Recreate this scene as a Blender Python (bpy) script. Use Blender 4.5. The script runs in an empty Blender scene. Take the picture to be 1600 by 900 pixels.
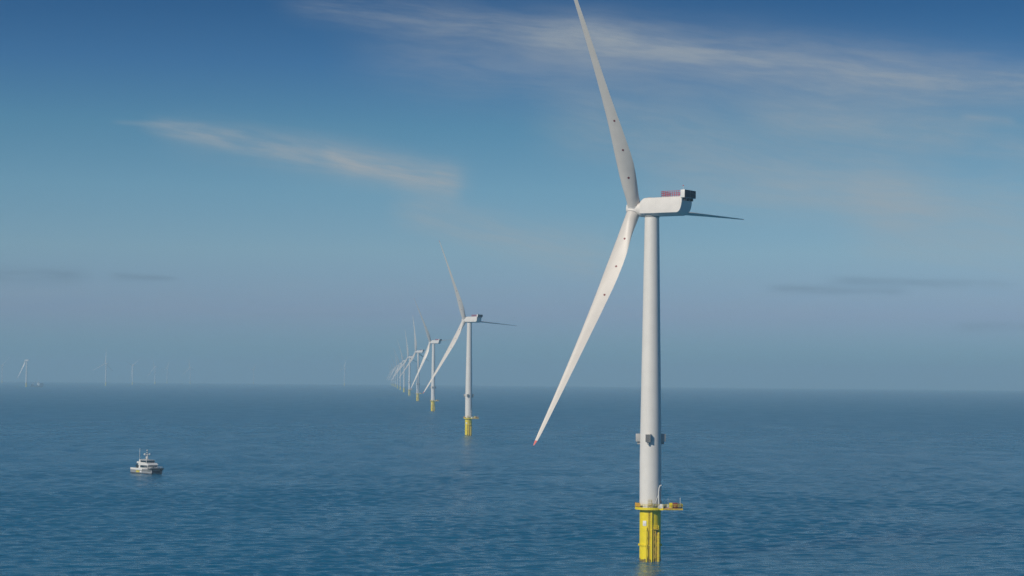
import bpy, bmesh, math, random
from mathutils import Vector, Matrix
R = math.radians
S = bpy.context.scene
COL = S.collection
rnd = random.Random(7)

# ------------------------------------------------------------------ camera
CAM_H = 57.0
F = 3200.0                       # focal length in pixels of a 1600 px wide frame
PITCH = R(2.439); ROLL = R(0.504)
EARTH = 4.4e6
fw = Vector((0, math.cos(PITCH), math.sin(PITCH)))
up0 = Vector((0, -math.sin(PITCH), math.cos(PITCH))); rt0 = Vector((1, 0, 0))
rt = math.cos(ROLL)*rt0 + math.sin(ROLL)*up0
up = math.cos(ROLL)*up0 - math.sin(ROLL)*rt0
cd = bpy.data.cameras.new('camera'); cam = bpy.data.objects.new('camera', cd); COL.objects.link(cam)
m = Matrix((rt, up, -fw)).transposed().to_4x4(); m.translation = Vector((0, 0, CAM_H)); cam.matrix_world = m
cd.sensor_width = 36; cd.lens = F/1600*36; cd.clip_start = 1; cd.clip_end = 90000
S.camera = cam

def ray(px, py):
    d = fw*F + rt*(px-800) + up*(450-py)
    return d/d.y                  # (x/y, 1, z/y) of the world direction

# ------------------------------------------------------------------ sun, sky, exposure
SUN_AZ = 44.0                     # degrees from -Y (behind the camera) towards -X (its left)
SUN_EL = 31.0
sdir = Vector((-math.sin(R(SUN_AZ))*math.cos(R(SUN_EL)), -math.cos(R(SUN_AZ))*math.cos(R(SUN_EL)), math.sin(R(SUN_EL))))
sl = bpy.data.lights.new('sun', 'SUN'); so = bpy.data.objects.new('sun', sl); COL.objects.link(so)
sl.energy = 3.7; sl.angle = R(0.53); sl.color = (1.0, 0.90, 0.76)
so.rotation_euler = sdir.to_track_quat('Z', 'Y').to_euler(); so.location = (-300, -300, 400)
S.view_settings.view_transform = 'Standard'; S.view_settings.look = 'None'
S.view_settings.exposure = -0.08; S.view_settings.gamma = 1; S.view_settings.use_curve_mapping = False
S.cycles.volume_bounces = 1
S.cycles.max_bounces = 6
S.cycles.use_denoising = True; S.cycles.denoiser = 'OPENIMAGEDENOISE'
S.cycles.denoising_input_passes = 'RGB_ALBEDO_NORMAL'; S.cycles.denoising_prefilter = 'NONE'

class NT:
    """tiny node-tree writer"""
    def __init__(s, nt): s.nt = nt
    def n(s, t, **k):
        x = s.nt.nodes.new(t)
        for a, b in k.items(): setattr(x, a, b)
        return x
    def put(s, inp, v):
        if isinstance(v, bpy.types.NodeSocket): s.nt.links.new(v, inp)
        elif v is not None: inp.default_value = v
    def m(s, op, a, b=None, c=None, clamp=False):
        x = s.n('ShaderNodeMath', operation=op, use_clamp=clamp)
        s.put(x.inputs[0], a)
        if b is not None: s.put(x.inputs[1], b)
        if c is not None: s.put(x.inputs[2], c)
        return x.outputs[0]
    def mix(s, f, a, b, blend='MIX'):
        x = s.n('ShaderNodeMix', data_type='RGBA', blend_type=blend)
        s.put(x.inputs[0], f); s.put(x.inputs[6], a); s.put(x.inputs[7], b)
        return x.outputs[2]
    def xyz(s, a, b, c):
        x = s.n('ShaderNodeCombineXYZ'); s.put(x.inputs[0], a); s.put(x.inputs[1], b); s.put(x.inputs[2], c); return x.outputs[0]
    def noise(s, vec, scale, detail=4, rough=.55, dist=0.0, dim='3D'):
        x = s.n('ShaderNodeTexNoise', noise_dimensions=dim)
        s.put(x.inputs['Vector'], vec); s.put(x.inputs['Scale'], scale); s.put(x.inputs['Detail'], detail)
        s.put(x.inputs['Roughness'], rough); s.put(x.inputs['Distortion'], dist)
        return x.outputs['Fac']
    def ramp(s, f, lo, hi, a=0.0, b=1.0, smooth=True):
        x = s.n('ShaderNodeMapRange', interpolation_type='SMOOTHSTEP' if smooth else 'LINEAR')
        s.put(x.inputs['Value'], f); s.put(x.inputs['From Min'], lo); s.put(x.inputs['From Max'], hi)
        s.put(x.inputs['To Min'], a); s.put(x.inputs['To Max'], b)
        return x.outputs['Result']

W = bpy.data.worlds.new('World'); S.world = W; W.use_nodes = True
W.node_tree.nodes.clear(); w = NT(W.node_tree)
tc = w.n('ShaderNodeTexCoord'); sep = w.n('ShaderNodeSeparateXYZ'); w.put(sep.inputs[0], tc.outputs['Generated'])
X, Y, Z = sep.outputs
SKY_LIFT = 2.6                    # clear marine air: the blue deepens quickly with height
zl = w.m('MULTIPLY', w.m('MAXIMUM', Z, 0.0), SKY_LIFT)
zl = w.m('ADD', zl, 0.035)
sky = w.n('ShaderNodeTexSky', sky_type='NISHITA')
sky.sun_disc = False; sky.sun_elevation = R(SUN_EL); sky.sun_rotation = R(180+SUN_AZ)
sky.altitude = 0; sky.air_density = 1.0; sky.dust_density = 0.3; sky.ozone_density = 3.0
w.put(sky.inputs[0], w.xyz(X, Y, zl))
# high cirrus, laid out by direction: p = x/y, q = z/y for the half of the sky ahead, faint veils elsewhere
ysafe = w.m('MAXIMUM', Y, 0.02)
p = w.m('DIVIDE', X, ysafe); q = w.m('DIVIDE', Z, ysafe)
ahead = w.ramp(Y, 0.05, 0.4)
pq = w.xyz(p, q, 0.0)
wx = w.m('SUBTRACT', w.noise(w.xyz(w.m('MULTIPLY', p, 9.0), w.m('MULTIPLY', q, 26.0), 0.0), 1.0, 3, .5), .5)
def wisp(x0, y0, x1, y1, width, amp, sharp=0.0, fib=1.0, seed=0.0, taper=0.5):
    """a cirrus streak from one direction to another; width in frame pixels"""
    a = ray(x0, y0); b = ray(x1, y1)
    cx, cy = (a.x+b.x)/2, (a.z+b.z)/2
    ang = math.atan2(b.z-a.z, b.x-a.x); hl = math.hypot(b.x-a.x, b.z-a.z)/2; hw = width/F
    c, s_ = math.cos(ang), math.sin(ang)
    dp = w.m('SUBTRACT', p, cx); dq = w.m('SUBTRACT', q, cy)
    u = w.m('ADD', w.m('MULTIPLY', dp, c/hl), w.m('MULTIPLY', dq, s_/hl))
    v = w.m('ADD', w.m('MULTIPLY', dp, -s_/hw), w.m('MULTIPLY', dq, c/hw))
    v = w.m('ADD', v, w.m('MULTIPLY', wx, 1.1))
    # width grows towards the far end (taper)
    wd = w.m('MAXIMUM', w.m('MULTIPLY_ADD', u, taper, 1.0), 0.12)
    vv = w.m('DIVIDE', v, wd)
    along = w.m('SUBTRACT', 1.0, w.ramp(w.m('ABSOLUTE', u), .45+sharp, 1.05))
    across = w.m('EXPONENT', w.m('MULTIPLY', w.m('MULTIPLY', vv, vv), -1.0))
    fibre = w.noise(w.xyz(w.m('MULTIPLY', u, hl*16), w.m('MULTIPLY', v, hw*105), seed), 1.0, 5, .55, .2)
    fine = w.noise(w.xyz(w.m('MULTIPLY', u, hl*45), w.m('MULTIPLY', v, hw*330), seed+40), 1.0, 4, .6, .1)
    fibre = w.m('ADD', w.m('MULTIPLY', fibre, .58), w.m('MULTIPLY', fine, .42))
    fibre = w.ramp(fibre, .34, .66, max(0, .85-fib), 1.0)
    return w.m('MULTIPLY', w.m('MULTIPLY', w.m('MULTIPLY', along, across), fibre), amp)
parts = [
    wisp(770, 48, 1740, 150, 38, .52, .25, .42, 1.3, .15),
    wisp(420, 4, 1050, 72, 30, .30, .2, .7, 3.9, .3),
    wisp(520, 60, 1600, 168, 66, .30, .2, .40, 7.7, .0),
    wisp(215, 190, 742, 292, 21, .58, .32, .7, 3.1, .5),
    wisp(500, 240, 728, 294, 20, .46, .35, .5, 5.1, .2),
    wisp(230, 200, 640, 262, 30, .22, .1, .6, 9.4, .1),
    wisp(170, 190, 330, 197, 4, .22, .2, .5, 10.4, .1),
    wisp(600, 325, 980, 414, 28, .52, .2, .5, 4.2, .2),
    wisp(820, 170, 1500, 312, 62, .36, .2, .40, 5.5, .1),
    wisp(960, 280, 1680, 325, 50, .30, .2, .40, 5.9, .1),
    wisp(1150, 170, 1740, 245, 34, .34, .2, .42, 6.1, .1),
    wisp(1300, 340, 1800, 395, 62, .32, .2, .42, 2.2, .0),
    wisp(1495, 182, 1592, 192, 7, .26, .1, .6, 8.8, .0),
    wisp(-300, 470, 1900, 485, 42, .13, .3, .6, 18.8, .0),
]
light_cloud = parts[0]
for q_ in parts[1:]: light_cloud = w.m('ADD', light_cloud, q_)
darks = [
    wisp(-120, 432, 150, 432, 14, .60, .2, .6, 11.3, -.2),
    wisp(165, 431, 285, 436, 5, .55, .1, .4, 12.7, -.3),
    wisp(1190, 452, 1430, 456, 7, .55, .2, .5, 13.1, .0),
    wisp(1280, 438, 1600, 446, 7, .45, .2, .6, 14.9, .0),
    wisp(1480, 512, 1720, 508, 8, .34, .2, .6, 15.1, .0),
    wisp(380, 492, 640, 490, 4, .14, .2, .6, 16.1, .0),
]
dark_cloud = darks[0]
for q_ in darks[1:]: dark_cloud = w.m('ADD', dark_cloud, q_)
light_cloud = w.m('MULTIPLY', light_cloud, ahead, clamp=True); dark_cloud = w.m('MULTIPLY', dark_cloud, ahead, clamp=True)
# clear-air colour by height above the horizon: (sine of elevation, r, g, b)
GRADE = [(0.0, 0.224, 0.538, 0.653), (0.03, 0.755, 0.685, 0.776), (0.06, 1.087, 1.121, 0.952), (0.09, 1.001, 1.272, 1.092), (0.12, 0.724, 1.189, 1.108), (0.15, 0.444, 0.916, 1.108), (0.18, 0.217, 0.681, 0.963), (0.24, 0.106, 0.522, 0.841), (0.5, 0.076, 0.426, 0.721)] #GRADE
gr = w.n('ShaderNodeValToRGB'); cr_ = gr.color_ramp
for k, (e_, *c_) in enumerate(GRADE):
    el = cr_.elements[k] if k < 2 else cr_.elements.new(e_*2)
    el.position = e_*2; el.color = (*[v_/4 for v_ in c_], 1)
w.put(gr.inputs[0], w.m('MULTIPLY', w.m('MAXIMUM', Z, 0.0), 2.0))
clear = w.mix(1.0, sky.outputs[0], gr.outputs[0], 'MULTIPLY')
clear = w.mix(1.0, clear, (4, 4, 4, 1), 'MULTIPLY')
col = w.mix(dark_cloud, clear, (1.5, 2.3, 3.2, 1))
col = w.mix(light_cloud, col, (4.25, 4.6, 4.85, 1))
bg = w.n('ShaderNodeBackground'); w.put(bg.inputs[0], col); bg.inputs[1].default_value = 0.09
wo = w.n('ShaderNodeOutputWorld'); W.node_tree.links.new(bg.outputs[0], wo.inputs[0])

# ------------------------------------------------------------------ materials
def mat(name, base, rough=.5, metal=0.0, vary=.06, scale=.6, spec=.5, streak=None, grime=0.0):
    m = bpy.data.materials.new(name); m.use_nodes = True; nt = NT(m.node_tree)
    b = m.node_tree.nodes['Principled BSDF']
    t = nt.n('ShaderNodeTexCoord').outputs['Object']
    f = nt.noise(t, scale, 5, .6)
    k = nt.ramp(f, .3, .7, 1-vary, 1+vary)
    c = nt.mix(1.0, (*base, 1), nt.xyz(k, k, k), 'MULTIPLY')
    if streak:                    # run-off streaks down the surface
        s = nt.n('ShaderNodeSeparateXYZ'); nt.put(s.inputs[0], t)
        v = nt.xyz(nt.m('MULTIPLY', s.outputs[0], 1.6), nt.m('MULTIPLY', s.outputs[1], 1.6), nt.m('MULTIPLY', s.outputs[2], .09))
        g = nt.ramp(nt.noise(v, 1.0, 5, .62), .56, .74)
        c = nt.mix(nt.m('MULTIPLY', g, streak[3]), c, (*streak[:3], 1))
    nt.put(b.inputs['Base Color'], c)
    b.inputs['Roughness'].default_value = rough; b.inputs['Metallic'].default_value = metal
    b.inputs['Specular IOR Level'].default_value = spec
    return m

M_tower = mat('white_tower_paint', (.70, .69, .66), .45, vary=.03, scale=.25, streak=(.52, .50, .46, .22))
M_blade = mat('white_blade_gelcoat', (.635, .605, .565), .38, vary=.03, scale=.3, streak=(.58, .55, .5, .15))
M_nac = mat('white_nacelle_paint', (.70, .68, .65), .42, vary=.035, scale=.5)
M_yellow = mat('yellow_marine_paint', (.80, .65, .008), .45, vary=.06, scale=.7, streak=(.45, .30, .03, .35))
M_yold = mat('worn_yellow_paint', (.52, .37, .03), .6, vary=.25, scale=1.6, streak=(.14, .08, .03, .7))
M_red = mat('red_rail_paint', (.55, .03, .05), .5)
M_tip = mat('red_blade_tip', (.62, .07, .06), .4)
M_dot = mat('dark_red_marker', (.16, .012, .02), .5)
M_dark = mat('dark_grille', (.035, .04, .05), .55, vary=.2, scale=2)
M_grey = mat('grey_housing', (.30, .31, .31), .5)
M_lgrey = mat('pale_housing', (.62, .63, .62), .5)
M_orange = mat('orange_panel', (.62, .30, .03), .55, vary=.15)
M_boxg = mat('mid_grey_housing', (.40, .40, .39), .5)
M_pink = mat('faded_pink_panel', (.50, .26, .22), .6)
M_brown = mat('rust_red_container', (.20, .035, .025), .6, vary=.2)
M_steel = mat('galvanised_steel', (.42, .43, .44), .45, .4, vary=.15)
M_weed = mat('marine_growth', (.20, .15, .03), .8, vary=.4, scale=2.5)
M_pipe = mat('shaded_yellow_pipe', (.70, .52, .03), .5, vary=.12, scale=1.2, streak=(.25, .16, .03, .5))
M_hull = mat('grey_hull_paint', (.27, .28, .29), .4, vary=.1, scale=.8, streak=(.30, .24, .18, .5))
M_bwhite = mat('white_boat_paint', (.74, .74, .72), .35, vary=.04)
M_glass = mat('dark_window_glass', (.012, .018, .025), .08, vary=.1, spec=.7)
M_black = mat('black_rubber', (.018, .018, .02), .7, vary=.2)
M_anti = mat('dark_hull_bottom', (.02, .025, .05), .5, vary=.2)
M_deck = mat('grey_deck', (.22, .24, .25), .7, vary=.15)
M_hvy = mat('yellow_hull_patch', (.60, .50, .05), .5)
M_tun = mat('navy_bow_shade_and_cargo', (.012, .02, .04), .45, vary=.2)  # overhang shade of bow and tunnel put into the colour; also dark cargo
M_vhull = mat('blue_grey_ship_hull', (.025, .04, .065), .5)

# ------------------------------------------------------------------ mesh helpers
class MB:
    def __init__(s): s.bm = bmesh.new(); s.mats = []
    def mi(s, m):
        if m not in s.mats: s.mats.append(m)
        return s.mats.index(m)
    def _set(s, geom, m, smooth=False):
        i = s.mi(m)
        for f in geom:
            f.material_index = i; f.smooth = smooth
    def box(s, lo, hi, m, bevel=0.0, M=None):
        c = [(a+b)/2 for a, b in zip(lo, hi)]; d = [abs(b-a) for a, b in zip(lo, hi)]
        n0 = set(s.bm.faces)
        r = bmesh.ops.create_cube(s.bm, size=1, matrix=Matrix.Translation(c) @ Matrix.Diagonal((*d, 1)))
        if bevel:
            es = list({e for v in r['verts'] for e in v.link_edges})
            bmesh.ops.bevel(s.bm, geom=es, offset=bevel, segments=2, affect='EDGES', profile=.5)
        fs = [f for f in s.bm.faces if f not in n0]
        if M:
            for v in {v for f in fs for v in f.verts}: v.co = M @ v.co
        s._set(fs, m)
        return s
    def cone(s, a, b, ra, rb, m, seg=24, smooth=True, caps=True):
        a = Vector(a); b = Vector(b); d = b-a; L = d.length
        n0 = set(s.bm.faces)
        q = d.to_track_quat('Z', 'Y').to_matrix().to_4x4()
        bmesh.ops.create_cone(s.bm, cap_ends=caps, segments=seg, radius1=ra, radius2=rb, depth=L, matrix=Matrix.Translation((a+b)/2) @ q)
        fs = [f for f in s.bm.faces if f not in n0]
        s._set(fs, m)
        for f in fs:
            if len(f.verts) == 4: f.smooth = smooth
        return s
    def tube(s, a, b, r, m, seg=8): return s.cone(a, b, r, r, m, seg)
    def lathe(s, prof, m, seg=40, M=None):
        """prof: (radius, z) bottom to top"""
        rings = []
        for r_, z in prof:
            rings.append([s.bm.verts.new((r_*math.cos(2*math.pi*k/seg), r_*math.sin(2*math.pi*k/seg), z)) for k in range(seg)])
        fs = []
        for a, b in zip(rings, rings[1:]):
            for k in range(seg):
                fs.append(s.bm.faces.new((a[k], a[(k+1) % seg], b[(k+1) % seg], b[k])))
        s._set(fs, m, True)
        c = [s.bm.faces.new(rings[0][::-1]), s.bm.faces.new(rings[-1])]; s._set(c, m)
        if M:
            for rg in rings:
                for v in rg: v.co = M @ v.co
        return s
    def prism(s, pts, y0, y1, m, bevel=0.0, smooth=False, axes='xz'):
        def P(a, b, c): return (a, c, b) if axes == 'xz' else (a, b, c)
        A = [s.bm.verts.new(P(a, b, y0)) for a, b in pts]; B = [s.bm.verts.new(P(a, b, y1)) for a, b in pts]
        n0 = set(s.bm.faces)
        fa = s.bm.faces.new(A); fb = s.bm.faces.new(B[::-1]); n = len(pts)
        for k in range(n): s.bm.faces.new((A[(k+1) % n], A[k], B[k], B[(k+1) % n]))
        bmesh.ops.recalc_face_normals(s.bm, faces=[f for f in s.bm.faces if f not in n0])
        if bevel:
            bmesh.ops.bevel(s.bm, geom=list(fa.edges)+list(fb.edges), offset=bevel, segments=3, affect='EDGES', profile=.5)
        s._set([f for f in s.bm.faces if f not in n0], m, smooth)
        return s
    def sphere(s, c, r_, m, sc=(1, 1, 1)):
        n0 = set(s.bm.faces)
        bmesh.ops.create_uvsphere(s.bm, u_segments=18, v_segments=12, radius=r_, matrix=Matrix.Translation(c) @ Matrix.Diagonal((*sc, 1)))
        s._set([f for f in s.bm.faces if f not in n0], m, True)
        return s
    def build(s, name, parent=None, loc=None, Mx=None, angle=None):
        me = bpy.data.meshes.new(name); s.bm.to_mesh(me); s.bm.free()
        for m in s.mats: me.materials.append(m)
        o = bpy.data.objects.new(name, me); COL.objects.link(o)
        if angle: me.set_sharp_from_angle(angle=angle)
        if parent: o.parent = parent
        if Mx is not None: o.matrix_local = Mx
        elif loc: o.location = loc
        return o
def thing(name, label, cat, loc, rz=0, group=None):
    o = bpy.data.objects.new(name, None); COL.objects.link(o)
    o.empty_display_size = 2
    o.location = loc; o.rotation_euler = (0, 0, rz); o['label'] = label; o['category'] = cat
    if group: o['group'] = group
    return o
def drop(x, y): return -(x*x+y*y)/(2*EARTH)

WAVE = .62
SEA_BODY = (.003, .145, .275, 1)
# ------------------------------------------------------------------ sea: one sheet, curved like the earth, out past the horizon
def make_sea():
    import numpy as np
    rg = np.random.default_rng(5)
    # rings: fine where single waves can be told apart, then ever wider out to beyond the horizon
    rr = [3.0]
    while rr[-1] < 430: rr.append(rr[-1]*1.13)
    while rr[-1] < 900: rr.append(rr[-1]+1.0)
    step = 1.0
    while rr[-1] < 32000:
        step = min(step*1.0035 if rr[-1] < 3500 else step*1.05, rr[-1]*.03); rr.append(rr[-1]+step)
    rr = np.array(rr); fine = np.arange(-.33, .33, .0007)
    coarse = np.linspace(.33, 2*math.pi-.33, 230)[:-1]
    ph = np.concatenate([fine, coarse])
    dph = np.where(np.arange(len(ph)) < len(fine), .0007, .025)
    dr = np.gradient(rr)
    Rr, Ph = np.meshgrid(rr, ph, indexing='ij')
    x = Rr*np.sin(Ph); y = Rr*np.cos(Ph); z = -Rr**2/(2*EARTH)
    sp = np.maximum(dr[:, None], Rr*dph[None, :])
    wind = math.atan2(-.92, .38)
    grp = np.zeros_like(x)
    for k in range(9):
        L = rg.uniform(60, 260); an = wind+rg.uniform(-1.2, 1.2)
        grp += np.sin(2*math.pi/L*(x*math.cos(an)+y*math.sin(an))+rg.uniform(0, 6.28))
    grp = np.maximum(.4, 1+.28*grp/3)
    dx = np.zeros_like(x); dy = np.zeros_like(x); dz = np.zeros_like(x)
    for k in range(46):
        L = 3.0*(6.0**(k/45)); amp = WAVE*.0058*L*(1.2 if L < 9 else .65)*rg.uniform(.6, 1.3)
        an = wind+rg.normal(0, .48); c, s_ = math.cos(an), math.sin(an); kk = 2*math.pi/L
        f = kk*(x*c+y*s_)+rg.uniform(0, 6.28)
        wgt = np.clip(L/(2.2*sp)-1, 0, 1)*amp
        dz += wgt*np.sin(f); g = wgt*np.cos(f)*.9; dx += g*c; dy += g*s_
    x += dx*grp; y += dy*grp; z += dz*grp
    n, mth = x.shape
    co = np.concatenate([np.stack([x, y, z], -1).reshape(-1, 3), [[0, 0, 0]]]).astype(np.float32)
    i = np.arange(n-1)[:, None]*mth; j = np.arange(mth)[None, :]; j2 = (np.arange(mth)+1) % mth
    quads = np.stack([i+j, i+mth+j, i+mth+j2, i+j2], -1).reshape(-1, 4)[:, ::-1]
    cap = np.stack([np.full(mth, n*mth), np.arange(mth), j2], -1)[:, ::-1]
    loops = np.concatenate([quads.ravel(), cap.ravel()]).astype(np.int32)
    starts = np.concatenate([np.arange(len(quads))*4, len(quads)*4+np.arange(len(cap))*3]).astype(np.int32)
    me = bpy.data.meshes.new('sea'); me.vertices.add(len(co)); me.vertices.foreach_set('co', co.ravel())
    me.loops.add(len(loops)); me.loops.foreach_set('vertex_index', loops)
    me.polygons.add(len(starts)); me.polygons.foreach_set('loop_start', starts)
    me.update(calc_edges=True); me.polygons.foreach_set('use_smooth', np.ones(len(starts), bool)); me.validate()
    if me.polygons[0].normal.z < 0: me.flip_normals()
    o = bpy.data.objects.new('sea', me); COL.objects.link(o); o['kind'] = 'structure'
    m = bpy.data.materials.new('sea_water'); m.use_nodes = True; nt = NT(m.node_tree)
    b = m.node_tree.nodes['Principled BSDF']
    t = nt.n('ShaderNodeTexCoord').outputs['Object']
    def scaled(sx, sy, rz):
        mp = nt.n('ShaderNodeMapping'); nt.put(mp.inputs[0], t)
        mp.inputs['Rotation'].default_value = (0, 0, rz); mp.inputs['Scale'].default_value = (sx, sy, 1)
        return mp.outputs[0]
    big = nt.noise(scaled(.0030, .0011, R(10)), 1, 4, .55)          # patches of wind
    mid = nt.noise(scaled(.030, .016, R(-15)), 1, 4, .6)
    swell = nt.noise(scaled(.05, .075, R(14)), 1, 3, .5, .4)
    chop = nt.noise(scaled(.20, .30, R(-12)), 1, 4, .6, .3)
    rip = nt.noise(scaled(.8, 1.1, R(25)), 1, 3, .6)
    h = nt.m('MULTIPLY', swell, .7)
    h = nt.m('ADD', h, nt.m('MULTIPLY', chop, 1.1))
    h = nt.m('ADD', h, nt.m('MULTIPLY', rip, .13))
    gust = nt.m('MULTIPLY', nt.ramp(big, .36, .64, .85, 1.12), nt.ramp(mid, .32, .68, .70, 1.30))
    bump = nt.n('ShaderNodeBump'); nt.put(bump.inputs['Strength'], 1.0)
    bump.inputs['Distance'].default_value = 1.0
    nt.put(bump.inputs['Height'], nt.m('MULTIPLY', h, gust))
    nt.put(b.inputs['Normal'], bump.outputs[0])
    nt.put(b.inputs['Base Color'], SEA_BODY)
    ln = nt.n('ShaderNodeVectorMath', operation='LENGTH'); nt.put(ln.inputs[0], t)     # ripples finer than the sheet count as gloss
    nt.put(b.inputs['Roughness'], nt.m('MULTIPLY', nt.ramp(ln.outputs['Value'], 500, 3500, .13, .40, False), nt.ramp(mid, .3, .7, .85, 1.15)))
    b.inputs['IOR'].default_value = 1.333
    b.subsurface_method = 'BURLEY'; b.inputs['Subsurface Weight'].default_value = 1.0       # light spreads far inside clear sea water
    b.inputs['Subsurface Radius'].default_value = (100, 250, 300); b.inputs['Subsurface Scale'].default_value = 1.0
    me.materials.append(m)
    return o
sea = make_sea()

# ------------------------------------------------------------------ air
HAZE_D = 1.38e-4
HAZE_C = (.53, .80, .96, 1)
def make_haze():
    bm = MB(); hm = bpy.data.materials.new('haze_air'); hm.use_nodes = True
    nt = hm.node_tree; nt.nodes.clear()
    v = nt.nodes.new('ShaderNodeVolumePrincipled'); o = nt.nodes.new('ShaderNodeOutputMaterial')
    v.inputs['Color'].default_value = HAZE_C; v.inputs['Density'].default_value = HAZE_D
    v.inputs['Anisotropy'].default_value = 0.0
    nt.links.new(v.outputs[0], o.inputs['Volume'])
    bm.box((-33000, -33000, -102), (33000, 33000, 205), hm)
    h = bm.build('haze'); h['kind'] = 'stuff'
    return h
make_haze()

# ------------------------------------------------------------------ wind turbine
HUB_Z = 109.6; ARM = 6.2; BL = 83.4; DECK = 16.4
def lerp_tab(tab, x):
    for (a, va), (b, vb) in zip(tab, tab[1:]):
        if x <= b:
            k = (x-a)/(b-a); k = k*k*(3-2*k) if False else k
            return va+(vb-va)*k
    return tab[-1][1]
def blade_mesh():
    """span along +Z, leading edge towards +X (feathered: upwind), thickness along Y"""
    CH = [(1.6, 4.15), (4.5, 4.2), (8, 4.9), (12, 5.45), (16, 5.75), (20, 5.65), (26, 5.15), (34, 4.25), (44, 3.35), (54, 2.65), (64, 2.0), (72, 1.5), (78, 1.15), (81, .8), (82.3, .42), (82.7, .1)]
    TH = [(1.6, 1.0), (4.5, .98), (8, .70), (12, .48), (16, .36), (20, .30), (28, .25), (38, .24), (50, .21), (82.7, .18)]
    AX = [(1.6, .5), (8, .46), (16, .38), (28, .33), (82.7, .28)]
    TW = [(1.6, 16), (10, 13), (18, 4), (26, -4), (40, -11), (84, -13)]
    CH = [(r_*BL/82.7, c_) for r_, c_ in CH]
    rs = [1.9, 3.4, 4.5, 6, 8, 10, 12, 14, 16, 18, 20, 24, 28, 33, 38, 44, 50, 56, 62, 67, 72, 75, 78, 79.6, 80.2, 81, 82.3, 82.7]
    rs = [r_*BL/82.7 for r_ in rs]
    N = 28; mb = MB(); rings = []
    for r_ in rs:
        c = lerp_tab(CH, r_); th = lerp_tab(TH, r_); ax = lerp_tab(AX, r_); tw = R(lerp_tab(TW, r_))
        blend = min(1, max(0, (r_-4)/12))
        bend = 5.6*(r_/BL)**1.5
        ring = []
        for k in range(N):
            f = 2*math.pi*k/N
            xc = .5*(1+math.cos(f))                # 1 = trailing edge, 0 = leading edge
            sgn = 1 if math.sin(f) >= 0 else -1
            yc = 5*th*(.2969*math.sqrt(xc)-.126*xc-.3516*xc**2+.2843*xc**3-.1036*xc**4)*sgn
            camber = .03*4*xc*(1-xc)
            ya = yc + camber
            yci = .5*th*math.sin(f)
            y_ = (yci*(1-blend)+ya*blend)*c; x_ = (ax-xc)*c
            X_ = x_*math.cos(tw)-y_*math.sin(tw); Y_ = x_*math.sin(tw)+y_*math.cos(tw)
            ring.append(mb.bm.verts.new((X_+bend, Y_, r_)))
        rings.append(ring)
    for a, b, r_ in zip(rings, rings[1:], rs):
        fs = [mb.bm.faces.new((a[k], a[(k+1) % N], b[(k+1) % N], b[k])) for k in range(N)]
        mb._set(fs, M_tip if r_ >= 80.9 else M_blade, True)
    mb._set([mb.bm.faces.new(rings[0][::-1]), mb.bm.faces.new(rings[-1])], M_blade)
    bmesh.ops.recalc_face_normals(mb.bm, faces=mb.bm.faces[:])
    # marker spots on both faces
    mb.bm.faces.ensure_lookup_table()
    from mathutils.bvhtree import BVHTree
    tree = BVHTree.FromBMesh(mb.bm)
    for r_ in (11.5, 21, 31):
        c = lerp_tab(CH, r_); ax = lerp_tab(AX, r_); tw = R(lerp_tab(TW, r_))
        x_ = (ax-.66)*c; X_ = x_*math.cos(tw)+5.6*(r_/BL)**1.5; Y0 = x_*math.sin(tw)
        for sg in (-1, 1):
            hit = tree.ray_cast(Vector((X_, Y0+sg*6, r_)), Vector((0, -sg, 0)))
            if hit[0]:
                nrm = hit[1] if hit[1].y*sg > 0 else -hit[1]
                mb.cone(hit[0]-nrm*.12, hit[0]+nrm*.03, .35, .35, M_dot, 12)
    return mb
def curve_pts(c, r_, a0, a1, n=6):
    return [(c[0]+r_*math.cos(R(a0+(a1-a0)*k/n)), c[1]+r_*math.sin(R(a0+(a1-a0)*k/n))) for k in range(n+1)]

def build_meshes():
    P = {}
    # --- foundation (yellow transition piece)
    mb = MB(); mb.lathe([(3.3, -9), (3.3, 1.0), (3.302, 1.05), (3.302, DECK-.02)], M_yellow, 48)
    P['foundation'] = (mb, None)
    return P

def make_turbine(label, group, x, y, psi, theta, dth=(0, 0, 0), detail=True, blades=(0, 1, 2), proto=None):
    z0 = drop(x, y)
    t = thing('wind_turbine', label, 'wind turbine', (x, y, z0), 0, group)
    a = Vector((-math.cos(psi), math.sin(psi), 0)); u = Vector((math.sin(psi), math.cos(psi), 0))
    tilt = R(5.4)
    at = Vector((-math.cos(psi)*math.cos(tilt), math.sin(psi)*math.cos(tilt), math.sin(tilt)))
    v = u.cross(at)
    if v.z < 0: v = -v
    hub = Vector((0, 0, HUB_Z)) + a*ARM
    nac_M = Matrix((a, Vector((0, 0, 1)).cross(a), Vector((0, 0, 1)))).transposed().to_4x4(); nac_M.translation = (0, 0, HUB_Z)
    hub_M = Matrix((at, v.cross(at), v)).transposed().to_4x4(); hub_M.translation = hub
    def blade_M(i):
        th = theta + i*2*math.pi/3 + dth[i]
        z = u*math.sin(th)+v*math.cos(th); yv = z.cross(at)
        mm = Matrix((at, yv, z)).transposed().to_4x4(); mm.translation = hub
        return mm
    base = PROTO[detail]
    for name, src, kind, subs in base:
        if kind == 'blade':
            for i in blades:
                o = src.copy(); COL.objects.link(o); o.parent = t; o.matrix_local = blade_M(i); o.name = name
            continue
        o = src.copy(); COL.objects.link(o); o.parent = t; o.name = name
        if kind == 'nac': o.matrix_local = nac_M
        elif kind == 'hub':
            o.matrix_local = hub_M @ Matrix.Rotation(0, 4, 'X')
        for s in subs:
            c = s.copy(); COL.objects.link(c); c.parent = o; c.name = s.name.split('.')[0]
    return t

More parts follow.
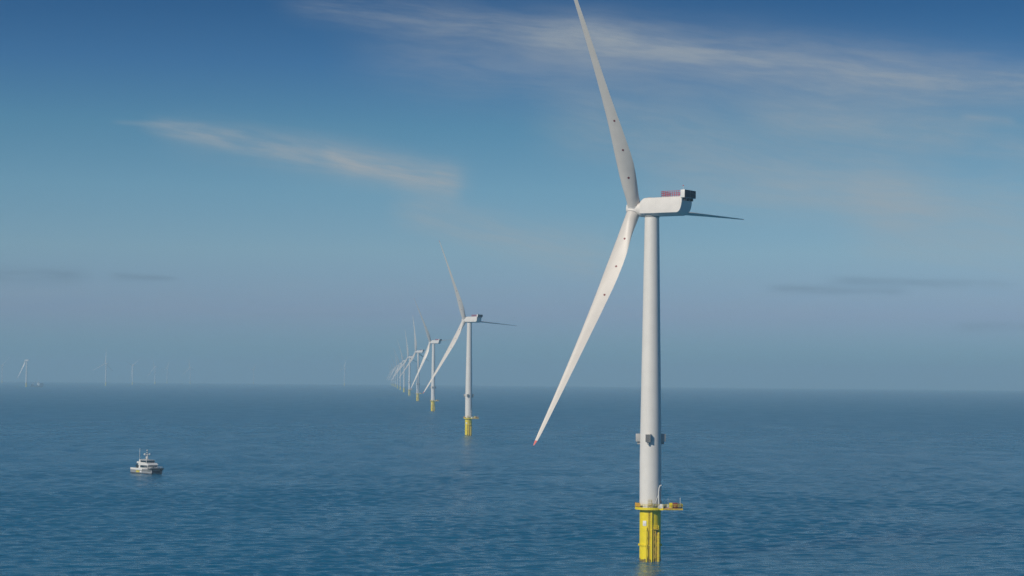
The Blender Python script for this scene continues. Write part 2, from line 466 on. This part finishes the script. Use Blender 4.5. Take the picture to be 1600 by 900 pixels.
def rail(mb, pts, h, m, rails=3, step=1.2, r_=.05, closed=False):
    pts = [Vector(p_) for p_ in pts]
    segs = list(zip(pts, pts[1:])) + ([(pts[-1], pts[0])] if closed else [])
    for a, b in segs:
        n = max(1, round((b-a).length/step))
        for k in range(n+1):
            q_ = a.lerp(b, k/n); mb.tube(q_, q_+Vector((0, 0, h)), r_, m, 6)
        for k in range(1, rails+1):
            zz = Vector((0, 0, h*k/rails)); mb.tube(a+zz, b+zz, r_, m, 6)

def build_proto():
    """every part once at the origin; the copies below share these meshes"""
    full, light = [], []
    def add(name, mb, kind='', subs=(), far=True, angle=R(35)):
        o = mb.build(name, angle=angle); ss = [sm.build(sn, angle=R(35)) for sn, sm in subs]
        full.append((name, o, kind, ss))
        if far: light.append((name, o, kind, []))
    # foundation with its fittings
    mb = MB(); mb.lathe([(3.3, -9), (3.3, DECK-.05)], M_yellow, 56)
    ring = MB(); ring.lathe([(3.32, 4.75), (3.62, 4.8), (3.62, 5.1), (3.32, 5.15)], M_yellow, 48)
    for k in range(24):
        an = 2*math.pi*k/24; ring.box((3.45, -.09, 4.68), (3.70, .09, 5.22), M_yellow, M=Matrix.Rotation(an, 4, 'Z'))
    an = R(-90-35); pl = MB()
    pl.box((3.3, -.62, 10.9), (3.38, .62, 12.5), M_bwhite, .03, M=Matrix.Rotation(an, 4, 'Z'))
    pl.box((3.39, -.34, 11.15), (3.40, .34, 11.7), M_lgrey, M=Matrix.Rotation(an, 4, 'Z'))
    lad = MB()                                     # ladder from the deck to the water
    for sx in (-.32, .32): lad.tube((sx-.55, -3.62, -1.5), (sx-.55, -3.62, DECK+1.2), .07, M_yold, 6)
    for k in range(44): lad.tube((-.87, -3.62, -1.2+k*.4), (-.23, -3.62, -1.2+k*.4), .035, M_yold, 5)
    for k in range(5): lad.box((-.6, -3.6, .8+k*3.4), (-.5, -3.25, .95+k*3.4), M_yold)
    land = MB()                                    # fender tubes of the boat landing
    for sx in (-1.35, .25):
        land.tube((sx, -3.85, -3), (sx, -3.85, 9.6), .2, M_yellow, 12)
        land.tube((sx, -3.85, 9.6), (sx, -3.2, 10.5), .2, M_yellow, 12)
        for zz in (1.2, 4.2, 7.2): land.tube((sx, -3.85, zz), (sx, -3.2, zz+.3), .15, M_yold, 8)
    strip = MB(); strip.box((-.12, -3.72, .6), (.36, -3.22, DECK-.1), M_yellow, .04)
    strip.box((.38, -3.62, .6), (.46, -3.2, DECK-.1), M_yold)
    rest = MB()                                    # small resting deck and its cage
    rest.box((.6, -4.3, 9.9), (2.4, -2.4, 10.05), M_yold)
    rail(rest, [(.65, -4.25, 10.05), (2.35, -4.25, 10.05), (2.35, -2.6, 10.05)], 1.1, M_yellow, 2, .8, .05)
    for k in range(4): rest.tube((.95, -3.7, 1.0+k*2.2), (1.5, -3.35, 2.6+k*2.2), .13, M_yold, 8)
    for sx in (.85, 1.55): rest.tube((sx, -3.75, -1), (sx, -3.75, 9.9), .10, M_yold, 8)
    pipe = MB()                                    # fat cable pipes on the shaded side
    pipe.tube((2.35, -3.0, -4), (2.35, -3.0, 8.6), .52, M_pipe, 16); pipe.sphere((2.35, -3.0, 8.6), .52, M_pipe)
    for zz in (1.6, 5.6, 7.4): pipe.cone((2.35, -3.0, zz), (2.35, -3.0, zz+.25), .62, .62, M_yellow, 16)
    pipe.tube((1.85, -3.2, 8.4), (1.85, -3.2, 9.7), .2, M_dark, 10)
    weed = MB(); weed.lathe([(3.34, -3), (3.34, .15), (3.31, .55)], M_weed, 48)
    for k in range(24):
        an2 = 2*math.pi*k/24; hh = .3+.5*rnd.random()
        weed.box((3.3, -.42, .2), (3.335, .42, .2+hh), M_weed, M=Matrix.Rotation(an2, 4, 'Z'))
    add('foundation', mb, '', [('flange_ring', ring), ('sign_plate', pl), ('ladder', lad), ('boat_landing', land), ('cable_tray', strip), ('rest_platform', rest), ('cable_pipe', pipe), ('marine_growth', weed)])
    # access platform
    out = [(4.7*math.cos(R(g)), 4.7*math.sin(R(g))) for g in range(55, 306, 10)]
    out = out + [(3.6, -4.9), (9.7, -4.6), (9.7, 1.4), (3.9, 2.9)]
    mb = MB(); mb.prism(out[::-1], DECK-.40, DECK, M_deck, axes='xy')
    fas = MB()                                     # yellow kick boards round the edge
    for a, b in zip(out, out[1:]+out[:1]):
        low = max(a[0], b[0]) > 5
        A, B = Vector((*a, 0)), Vector((*b, 0)); d = (B-A); L = d.length; an3 = math.atan2(d.y, d.x)
        fas.box((-.05, -.06, DECK-(.42 if low else .5)), (L+.05, .06, DECK+(.08 if low else .26)), M_yold if low else M_yellow, M=Matrix.Translation(A) @ Matrix.Rotation(an3, 4, 'Z'))
    rl = MB(); rail(rl, [(*q_, DECK+.42) for q_ in out], .85, M_yellow, 2, 1.3, .045, True)
    pan = MB(); 
    for g in (165, 178, 191, 204, 217):
        pan.box((4.62, -.56, DECK+.45), (4.70, .56, DECK+1.55), M_orange, M=Matrix.Rotation(R(g), 4, 'Z'))
    crane = MB()                                   # white davit: pole, bent head, stay and winch
    crane.cone((2.35, -3.75, DECK), (2.45, -3.75, DECK+1.1), .42, .30, M_lgrey, 14)
    path = [(2.4, -3.75, DECK+1.0), (2.3, -3.75, DECK+4.6), (2.42, -3.75, DECK+6.2), (2.75, -3.75, DECK+7.0), (3.1, -3.75, DECK+7.1)]
    for a_, b_ in zip(path, path[1:]): crane.tube(a_, b_, .19, M_lgrey, 10); crane.sphere(b_, .19, M_lgrey)
    crane.tube((.9, -3.7, DECK+.6), (2.25, -3.75, DECK+4.2), .09, M_lgrey, 8)
    crane.tube((3.1, -3.75, DECK+7.0), (2.95, -3.75, DECK+2.4), .05, M_dark, 6)
    crane.box((2.75, -4.0, DECK+1.7), (3.25, -3.4, DECK+2.4), M_dark, .05)
    crane.box((.5, -3.95, DECK+.2), (1.25, -3.3, DECK+1.1), M_steel, .05)
    cab = MB(); cab.box((2.75, -4.6, DECK+.02), (3.75, -3.6, DECK+1.35), M_bwhite, .06)
    cab.box((4.85, -4.4, DECK+.02), (6.1, -3.4, DECK+1.25), M_lgrey, .06); cab.box((3.95, -4.3, DECK+.02), (4.6, -3.6, DECK+1.0), M_dark, .05)
    con = MB(); con.box((6.7, -4.2, DECK+.02), (8.15, -2.2, DECK+1.75), M_brown, .06)
    con.box((8.3, -4.1, DECK+.02), (9.4, -2.0, DECK+1.5), M_dark, .06); con.box((4.3, -4.66, DECK-.45), (6.2, -4.62, DECK+.3), M_pink)
    con.box((5.5, -4.5, DECK+.1), (6.5, -4.4, DECK+1.8), M_yellow)
    gate = MB(); rail(gate, [(-1.0, -4.75, DECK+.42), (0, -4.8, DECK+.42), (.2, -4.8, DECK+.42)], 2.2, M_yold, 4, .45, .06)
    ant = MB(); ant.tube((8.9, -4.4, DECK+.4), (8.9, -4.4, DECK+3.2), .07, M_bwhite, 6); ant.sphere((8.9, -4.4, DECK+3.2), .14, M_bwhite)
    ant2 = MB()
    ant2.tube((5.6, 1.0, DECK), (5.6, 1.0, DECK+3.0), .06, M_bwhite, 6)
    add('access_platform', mb, '', [('fascia', fas), ('railing', rl), ('orange_panel', pan), ('davit_crane', crane), ('equipment_cabinet', cab), ('storage_container', con), ('ladder_gate', gate), ('beacon_mast', ant), ('aerial', ant2)])
    # tower
    mb = MB(); zt = HUB_Z-2.75
    prof = [(3.36, DECK+.1), (3.36, DECK+.32)]
    mb.lathe([(3.36, DECK), (3.45, DECK+.02), (3.45, DECK+.3), (3.36, DECK+.32)], M_tower, 64)
    for k in range(1, 6):
        zz = DECK+.32+(zt-DECK-.32)*k/6
        rr_ = 3.36-(3.36-2.27)*max(0, (zz-34)/(zt-34))
        prof.append((rr_, zz))
        if k in (2, 4): mb.lathe([(rr_-.02, zz-.07), (rr_+.02, zz-.06), (rr_+.02, zz+.06), (rr_-.02, zz+.07)], M_tower, 64)
    prof += [(2.27, zt-1.2), (2.27, zt), (2.2, zt+.3)]
    mb.lathe(prof, M_tower, 64)
    boxes = []
    for deg in (-100, -15, 98, 182):
        an = R(-90+deg); Mx = Matrix.Rotation(an, 4, 'Z')
        b_ = MB(); z0 = 36.8
        b_.box((3.2, -.8, z0), (4.55, .8, z0+2.45), M_boxg, .05, M=Mx)
        b_.box((4.553, -.70, z0+.12), (4.60, .70, z0+2.33), M_grey, M=Mx)
        for j in range(8): b_.box((4.60, -.64, z0+.2+j*.26), (4.64, .64, z0+.34+j*.26), M_dark, M=Mx)
        b_.box((3.3, -.2, z0-.8), (4.2, .2, z0), M_grey, M=Mx)
        boxes.append(('equipment_box', b_))
    add('tower', mb, '', boxes, angle=R(50))
    # nacelle: +X upwind
    def nac_section(x_, zb, zt, wd, cr=.38, ch=.8):
        half = [(wd*.52, zb), (wd, zb+ch)] + [(wd-cr+cr*math.cos(R(g)), zt-cr+cr*math.sin(R(g))) for g in (0, 30, 60, 90)]
        return [(x_, y_, z_) for y_, z_ in half] + [(x_, -y_, z_) for y_, z_ in half[::-1]]
    secs = [(2.7, -2.5, 1.55, 3.1), (2.6, -2.6, 1.7, 3.22), (2.25, -2.62, 2.1, 3.25), (1.8, -2.64, 2.5, 3.25), (1.3, -2.65, 2.82, 3.25), (.8, -2.65, 2.95, 3.25),
            (-10.6, -2.72, 2.95, 3.25), (-11.2, -2.5, 2.95, 3.25), (-11.65, -2.0, 2.95, 3.25), (-11.95, -1.4, 2.95, 3.25), (-12.2, -.6, 2.95, 3.25), (-12.3, 0.1, 2.95, 3.24), (-12.42, .4, 2.75, 3.1)]
    mb = MB(); rings = [[mb.bm.verts.new(p_) for p_ in nac_section(*q_)] for q_ in secs]
    fs = []
    for a_, b_ in zip(rings, rings[1:]):
        n_ = len(a_); fs += [mb.bm.faces.new((a_[k], a_[(k+1) % n_], b_[(k+1) % n_], b_[k])) for k in range(n_)]
    fs += [mb.bm.faces.new(rings[0]), mb.bm.faces.new(rings[-1])]
    bmesh.ops.recalc_face_normals(mb.bm, faces=fs); mb._set(fs, M_nac, True)
    mb.cone((0, 0, -2.4), (0, 0, -3.0), 2.45, 2.3, M_grey, 40)
    seam = MB()
    for xx in (-3.2, -8.0): seam.box((xx-.025, -3.262, -1.6), (xx+.025, 3.262, 2.5), M_lgrey)
    hatch = MB(); hatch.box((-3.6, -1.2, 2.955), (-1.2, 1.2, 3.12), M_lgrey, .06); hatch.box((-1.0, 1.4, 2.955), (.2, 2.4, 3.05), M_orange, .02)
    hr = MB(); x0, x1 = -5.0, -11.9
    rail(hr, [(x0, -2.9, 2.96), (x1, -2.9, 2.96)], 1.75, M_red, 3, .75, .06)
    rail(hr, [(x0, 2.9, 2.96), (x1, 2.9, 2.96)], 1.75, M_red, 3, .75, .06)
    rail(hr, [(x0, -2.9, 2.96), (x0, 2.9, 2.96)], 1.75, M_red, 3, .75, .06)
    hr.box((-11.8, -2.8, 2.965), (-5.1, 2.8, 3.05), M_lgrey)
    for k in range(5): hr.tube((-7.6-k*.9, -2.9, 2.96), (-8.5-k*.9, -2.9, 4.7), .06, M_red, 6)
    cl = MB(); cl.box((-13.55, -3.45, 2.55), (-12.1, 3.45, 4.95), M_bwhite, .05)
    cl.box((-13.65, -3.43, 2.60), (-13.553, 3.43, 4.93), M_dark)
    for k in range(10): cl.box((-13.72, -3.3, 2.72+k*.22), (-13.652, 3.3, 2.82+k*.22), M_dark)
    cl.box((-13.73, -.06, 2.62), (-13.653, .06, 4.9), M_grey)
    for sy in (-2.2, 0, 2.2): cl.box((-13.3, sy-.2, 1.7), (-12.303, sy+.2, 2.55), M_dark)
    mast = MB(); mast.tube((-12.6, 2.6, 4.95), (-12.6, 2.6, 6.3), .05, M_lgrey, 6)
    mast.box((-12.75, 2.45, 6.2), (-12.45, 2.75, 6.4), M_red)
    add('nacelle', mb, 'nac', [('panel_seam', seam), ('roof_hatch', hatch), ('hoist_railing', hr), ('cooler', cl), ('wind_mast', mast)], angle=R(30))
    # hub (X = axis upwind), collars for the three blades
    mb = MB(); RX = Matrix.Rotation(R(90), 4, 'Y')
    mb.lathe([(2.3, -3.75), (2.45, -3.6), (2.45, -2.5), (2.2, -2.3), (2.2, 1.6), (2.1, 2.0), (1.6, 2.35), (.8, 2.5), (.05, 2.55)], M_nac, 36, M=RX)
    full.append(('hub', mb.build('hub', angle=R(40)), 'hub', [])); light.append(('hub', full[-1][1], 'hub', []))
    # blade
    mb = blade_mesh()
    mb.cone((0, 0, .4), (0, 0, 1.86), 2.2, 2.2, M_nac, 36)
    mb.cone((0, 0, 1.84), (0, 0, 1.98), 2.11, 2.11, M_grey, 36)
    o = mb.build('blade', angle=R(50)); full.append(('blade', o, 'blade', [])); light.append(('blade', o, 'blade', []))
    return {True: full, False: light}
PROTO = build_proto()

ROW = 'wind turbines in the row receding to the horizon'
FAR = 'hazy wind turbines along the far horizon'
D1 = Vector((43.5, 637.7)); DD = Vector((-.0638, .998))*1310.4
row = [
    ('tall white turbine on yellow base closest to the camera, far the largest', 34.2, -32.4, (0, 1.1, -.8)),
    ('second largest white turbine, standing just behind the closest one in the row', 40.7, -27.7, (0, .5, -.5)),
    ('third largest turbine of the row, its nacelle lit white, one blade pointing sideways', 33, -35, (0, 0, 0)),
    ('fourth turbine of the row, one blade nearly upright, another drooping behind its tower', 25, -14.5, (0, -.7, -1.3)),
    ('fifth turbine of the row, upright blade half the size of the one before', 33, -14, (0, 0, -2)),
    ('small pale turbine, sixth of the receding row', 35, -26, (0, 0, 0)),
    ('small pale turbine, seventh of the receding row', 36, -33, (0, 0, 0)),
    ('small hazy turbine, eighth of the receding row', 34, -20, (0, 0, 0)),
    ('tiny hazy turbine, ninth of the receding row', 35, -30, (0, 0, 0)),
    ('tiny faded turbine, tenth of the receding row', 37, -38, (0, 0, 0)),
    ('tiny faded turbine, eleventh of the receding row', 33, -24, (0, 0, 0)),
    ('almost dissolved turbine, the second to last of the receding row', 35, -33, (0, 0, 0)),
    ('almost dissolved turbine at the very end of the receding row', 36, -28, (0, 0, 0)),
]
for k, (lab, psi, th, dth) in enumerate(row):
    pos = D1+DD*k
    make_turbine(lab, ROW, pos.x, pos.y, R(psi), R(th), tuple(R(d) for d in dth), k < 5)
far = [
    ('white hazy turbine with a single blade beside the work ship on the horizon', -2002, 8466, 28, -36, (2,)),
    ('pale turbine with an upright blade, next right of the one by the work ship', -1998, 10104, 38, 3, (0, 1, 2)),
    ('pale turbine with a blade raised to the right, in the haze of the left horizon', -2143, 11604, 40, 58, (0, 1, 2)),
    ('faint turbine tower, the clearer of the close pair on the left horizon', -2277, 13104, 36, -20, (0, 1, 2)),
    ('very faint turbine tower, the paler of the close pair on the left horizon', -2520, 15012, 36, 25, (0, 1, 2)),
    ('faint lone turbine to the right of the close pair on the left horizon', -2119, 13535, 30, -10, (0, 1, 2)),
    ('barely visible turbine midway between the left group and the receding row', -1930, 15360, 35, 40, (0, 1, 2)),
    ('faint lone turbine tower on the horizon just left of the receding row', -1062, 13057, 36, 15, (0, 1, 2)),
    ('faint turbine at the left edge of the picture, left of the work ship', -3157, 12714, 36, 50, (0, 1, 2)),
]
for lab, x, y, psi, th, bl in far:
    make_turbine(lab, FAR, x, y, R(psi), R(th), (0, 0, 0), False, bl)
for lst in PROTO.values():
    for nm, o, kd, subs in lst:
        for q_ in [o]+list(subs):
            if q_.name in bpy.data.objects and q_.users_collection: COL.objects.unlink(q_)
for o in [o for o in bpy.data.objects if not o.users_collection]: bpy.data.objects.remove(o)

# ------------------------------------------------------------------ crew boat: catamaran, +X = bow
def make_boat():
    bx, by = ray(229.5, 738.5).x*1158, 1158.0
    t = thing('crew_boat', 'white and grey twin-hulled crew boat lying on the open water', 'boat', (bx, by, drop(bx, by)), R(-50)); t.scale = (1.17, 1.12, .95)
    L2, W2 = 9.6, 3.75
    def hull_sections(y0, y1, mb, m):
        sec = []
        for x_, top, bot, k in ((-9.5, 2.75, -.5, 1), (-5, 2.8, -.8, 1), (1, 2.95, -.9, 1), (6, 3.15, -.7, .95), (9.0, 3.35, -.1, .6), (9.6, 3.4, 1.0, .35)):
            c = (y0+y1)/2; hw = (y1-y0)/2
            sec.append([mb.bm.verts.new((x_, c+s*hw*f, z)) for s, f, z in ((-1, k, top), (-1, k*.97, .6), (0, .15, bot), (1, k*.97, .6), (1, k, top))])
        n0 = set(mb.bm.faces)
        for a, b in zip(sec, sec[1:]):
            for k in range(4): mb.bm.faces.new((a[k], b[k], b[k+1], a[k+1]))
            mb.bm.faces.new((a[4], b[4], b[0], a[0]))
        mb.bm.faces.new(sec[0]); mb.bm.faces.new(sec[-1][::-1])
        fs = [f for f in mb.bm.faces if f not in n0]
        bmesh.ops.recalc_face_normals(mb.bm, faces=fs); mb._set(fs, m)
        mb._set([f for f in fs if f.normal.x > .45 or (f.normal.y*c < 0 and abs(f.normal.y) > .5)], M_tun)  # bow-facing and inner faces coloured dark to stand in for shade
    for s in (-1, 1):
        mb = MB(); y0, y1 = (-W2, -W2+2.3) if s < 0 else (W2-2.3, W2)
        hull_sections(y0, y1, mb, M_hull)
        h = mb.build('hull', t)
        st = MB(); ys = s*(W2+.012)
        st.box((-9.4, ys-.012, -.3), (7.2, ys+.012, .38), M_anti); st.build('waterline_stripe', h)
        bw = MB(); bw.box((-9.5, ys-.02, 2.15), (1.5, ys+.03, 3.35), M_bwhite, .02); bw.build('bulwark', h)
        rb = MB(); rb.box((-9.5, ys-.02, 1.95), (9.0, ys+.06, 2.12), M_hvy if False else M_black); rb.build('rubbing_strake', h)
        pa = MB(); pa.box((-4.2, ys-.01, .75), (-.9, ys+.02, 1.85), M_hvy); pa.box((-.5, ys-.01, .8), (1.1, ys+.02, 1.8), M_bwhite); pa.build('hull_marking', h)
    d = MB(); d.box((-9.3, -W2+.1, 2.3), (9.0, W2-.1, 2.8), M_deck); d.box((7.8, -1.7, .9), (8.6, 1.7, 2.3), M_tun)  # second box: tunnel shade between the hulls as a dark block
    dk = d.build('deck', t)
    f = MB(); f.box((8.9, -W2-.1, 2.75), (9.9, W2+.1, 3.55), M_black, .15); f.box((7.0, -W2-.12, 2.9), (9.2, -W2+.02, 3.4), M_black); f.box((7.0, W2-.02, 2.9), (9.2, W2+.12, 3.4), M_black)
    f.build('bow_fender', t)
    # lower house
    b = MB(); b.box((-3.4, -2.9, 2.8), (5.6, 2.9, 3.55), M_bwhite, .06)
    b.box((-3.3, -2.8, 3.5), (-1.9, 2.8, 5.1), M_bwhite, .06)
    b.box((-1.85, -2.78, 3.5), (5.3, 2.78, 5.05), M_bwhite)
    ca = b.build('cabin', t)
    g = MB(); g.box((-1.7, -2.81, 3.62), (5.1, 2.81, 4.95), M_glass); g.box((5.28, -2.6, 3.62), (5.36, 2.6, 4.95), M_glass); g.build('window', ca)
    r_ = MB()
    r_.prism([(-3.6, 5.05), (5.9, 5.05), (6.1, 5.3), (4.4, 6.35), (-3.2, 6.55)], -2.95, 2.95, M_bwhite, .08); r_.build('cabin_roof', t)
    wh = MB(); wh.box((-2.6, -2.4, 6.5), (3.4, 2.4, 7.9), M_bwhite, .05)
    wh.box((-3.5, -2.5, 6.4), (-2.4, 2.5, 8.4), M_bwhite, .05)
    who = wh.build('wheelhouse', t)
    g = MB(); g.box((-2.2, -2.43, 6.75), (3.2, 2.43, 7.75), M_glass); g.box((3.38, -2.25, 6.75), (3.45, 2.25, 7.75), M_glass); g.build('window', who)
    rf = MB(); rf.box((-2.9, -2.6, 7.9), (3.9, 2.6, 8.12), M_lgrey, .05); rf.build('roof', who)
    ms = MB(); ms.cone((0, 0, 8.1), (0, 0, 11.6), .62, .38, M_bwhite, 12); ms.tube((0, -1.4, 10.9), (0, 1.4, 10.9), .14, M_bwhite)
    ms.tube((0, 0, 11.3), (0, 0, 13.6), .12, M_black, 8); ms.box((-.3, -.3, 12.2), (.3, .3, 12.7), M_bwhite, .1); ms.sphere((0, 0, 13.7), .36, M_bwhite)
    ms.tube((-1.2, -.8, 8.1), (-.2, -.2, 10.6), .09, M_steel); ms.tube((-1.2, .8, 8.1), (-.2, .2, 10.6), .09, M_steel)
    mo = ms.build('mast', t)
    for sy in (-1.35, 1.35):
        q_ = MB(); q_.sphere((0, sy, 11.35), .55, M_bwhite, (1, 1, 1.05)); q_.build('radar_dome', mo)
    an = MB(); an.cone((-3.4, -2.2, 8.3), (-3.4, -2.2, 14.9), .13, .07, M_bwhite, 8); an.build('antenna', t)
    an = MB(); an.cone((-2.6, 2.0, 8.1), (-2.6, 2.0, 11.5), .06, .03, M_bwhite, 6); an.build('antenna', t)
    cr = MB(); cr.tube((-5.4, -1.6, 2.8), (-5.4, -1.6, 6.2), .28, M_black, 10); cr.box((-6.2, -2.2, 5.9), (-3.9, -1.1, 7.0), M_bwhite, .12, M=None); cr.tube((-5.4, -1.6, 6.0), (-8.6, -1.4, 4.2), .2, M_black, 8)
    cr.build('deck_crane', t)
    cg = MB(); cg.box((-7.9, -1.5, 2.8), (-6.4, 1.2, 4.6), M_black, .1); cg.box((-6.2, .2, 2.8), (-4.4, 2.2, 4.2), M_tun, .1); cg.build('deck_cargo', t)
    rl = MB()
    rail(rl, [(3.2, -W2+.1, 3.0), (8.8, -W2+.1, 3.3), (9.2, 0, 3.4), (8.8, W2-.1, 3.3), (3.2, W2-.1, 3.0)], 1.15, M_bwhite, 2, 1.1, .06)
    rl.build('railing', t)
    gear = MB(); gear.box((6.4, -2.6, 2.8), (7.4, -1.6, 4.0), M_bwhite, .1); gear.box((7.0, .6, 2.8), (8.0, 1.6, 4.1), M_steel, .1); gear.build('deck_locker', t)
make_boat()

# ------------------------------------------------------------------ work ship far off beside the single-blade turbine
def make_ship():
    d = ray(57.5, 600); x, y = d.x*8300, 8300.0
    t = thing('work_ship', 'dark low work ship with white bridge, hazy on the far left horizon', 'ship', (x, y, drop(x, y)), R(8)); t.scale = (1.05, 1.2, 1.35)
    mb = MB(); mb.prism([(-25, 5), (-25, -2), (20, -2), (27, 9), (12, 8), (10, 5)], -7, 7, M_vhull, .3); mb.build('hull', t)
    mb = MB(); mb.box((2, -6, 5), (11, 6, 12), M_bwhite, .3); mb.box((3, -6.5, 12), (10, 6.5, 15.5), M_bwhite, .3); br = mb.build('bridge', t)
    g = MB(); g.box((3.4, -6.55, 13), (10.05, 6.55, 14.4), M_glass); g.build('window', br)
    mb = MB(); mb.cone((6, 0, 15.5), (6, 0, 23), .7, .3, M_lgrey, 8); mb.tube((6, -3, 20), (6, 3, 20), .3, M_lgrey); mb.build('mast', t)
    mb = MB(); mb.cone((-14, 3, 5), (-14, 3, 13), 1.4, 1.1, M_steel, 10); mb.cone((-14, 3, 12.5), (-1, 2, 19), .7, .4, M_steel, 8); mb.build('deck_crane', t)
    mb = MB(); mb.box((-22, -5, 5), (-16, 4, 8.5), M_vhull, .2); mb.box((13, -5, 8), (22, 5, 12.5), M_vhull, .3); mb.build('deck_cargo', t)
make_ship()
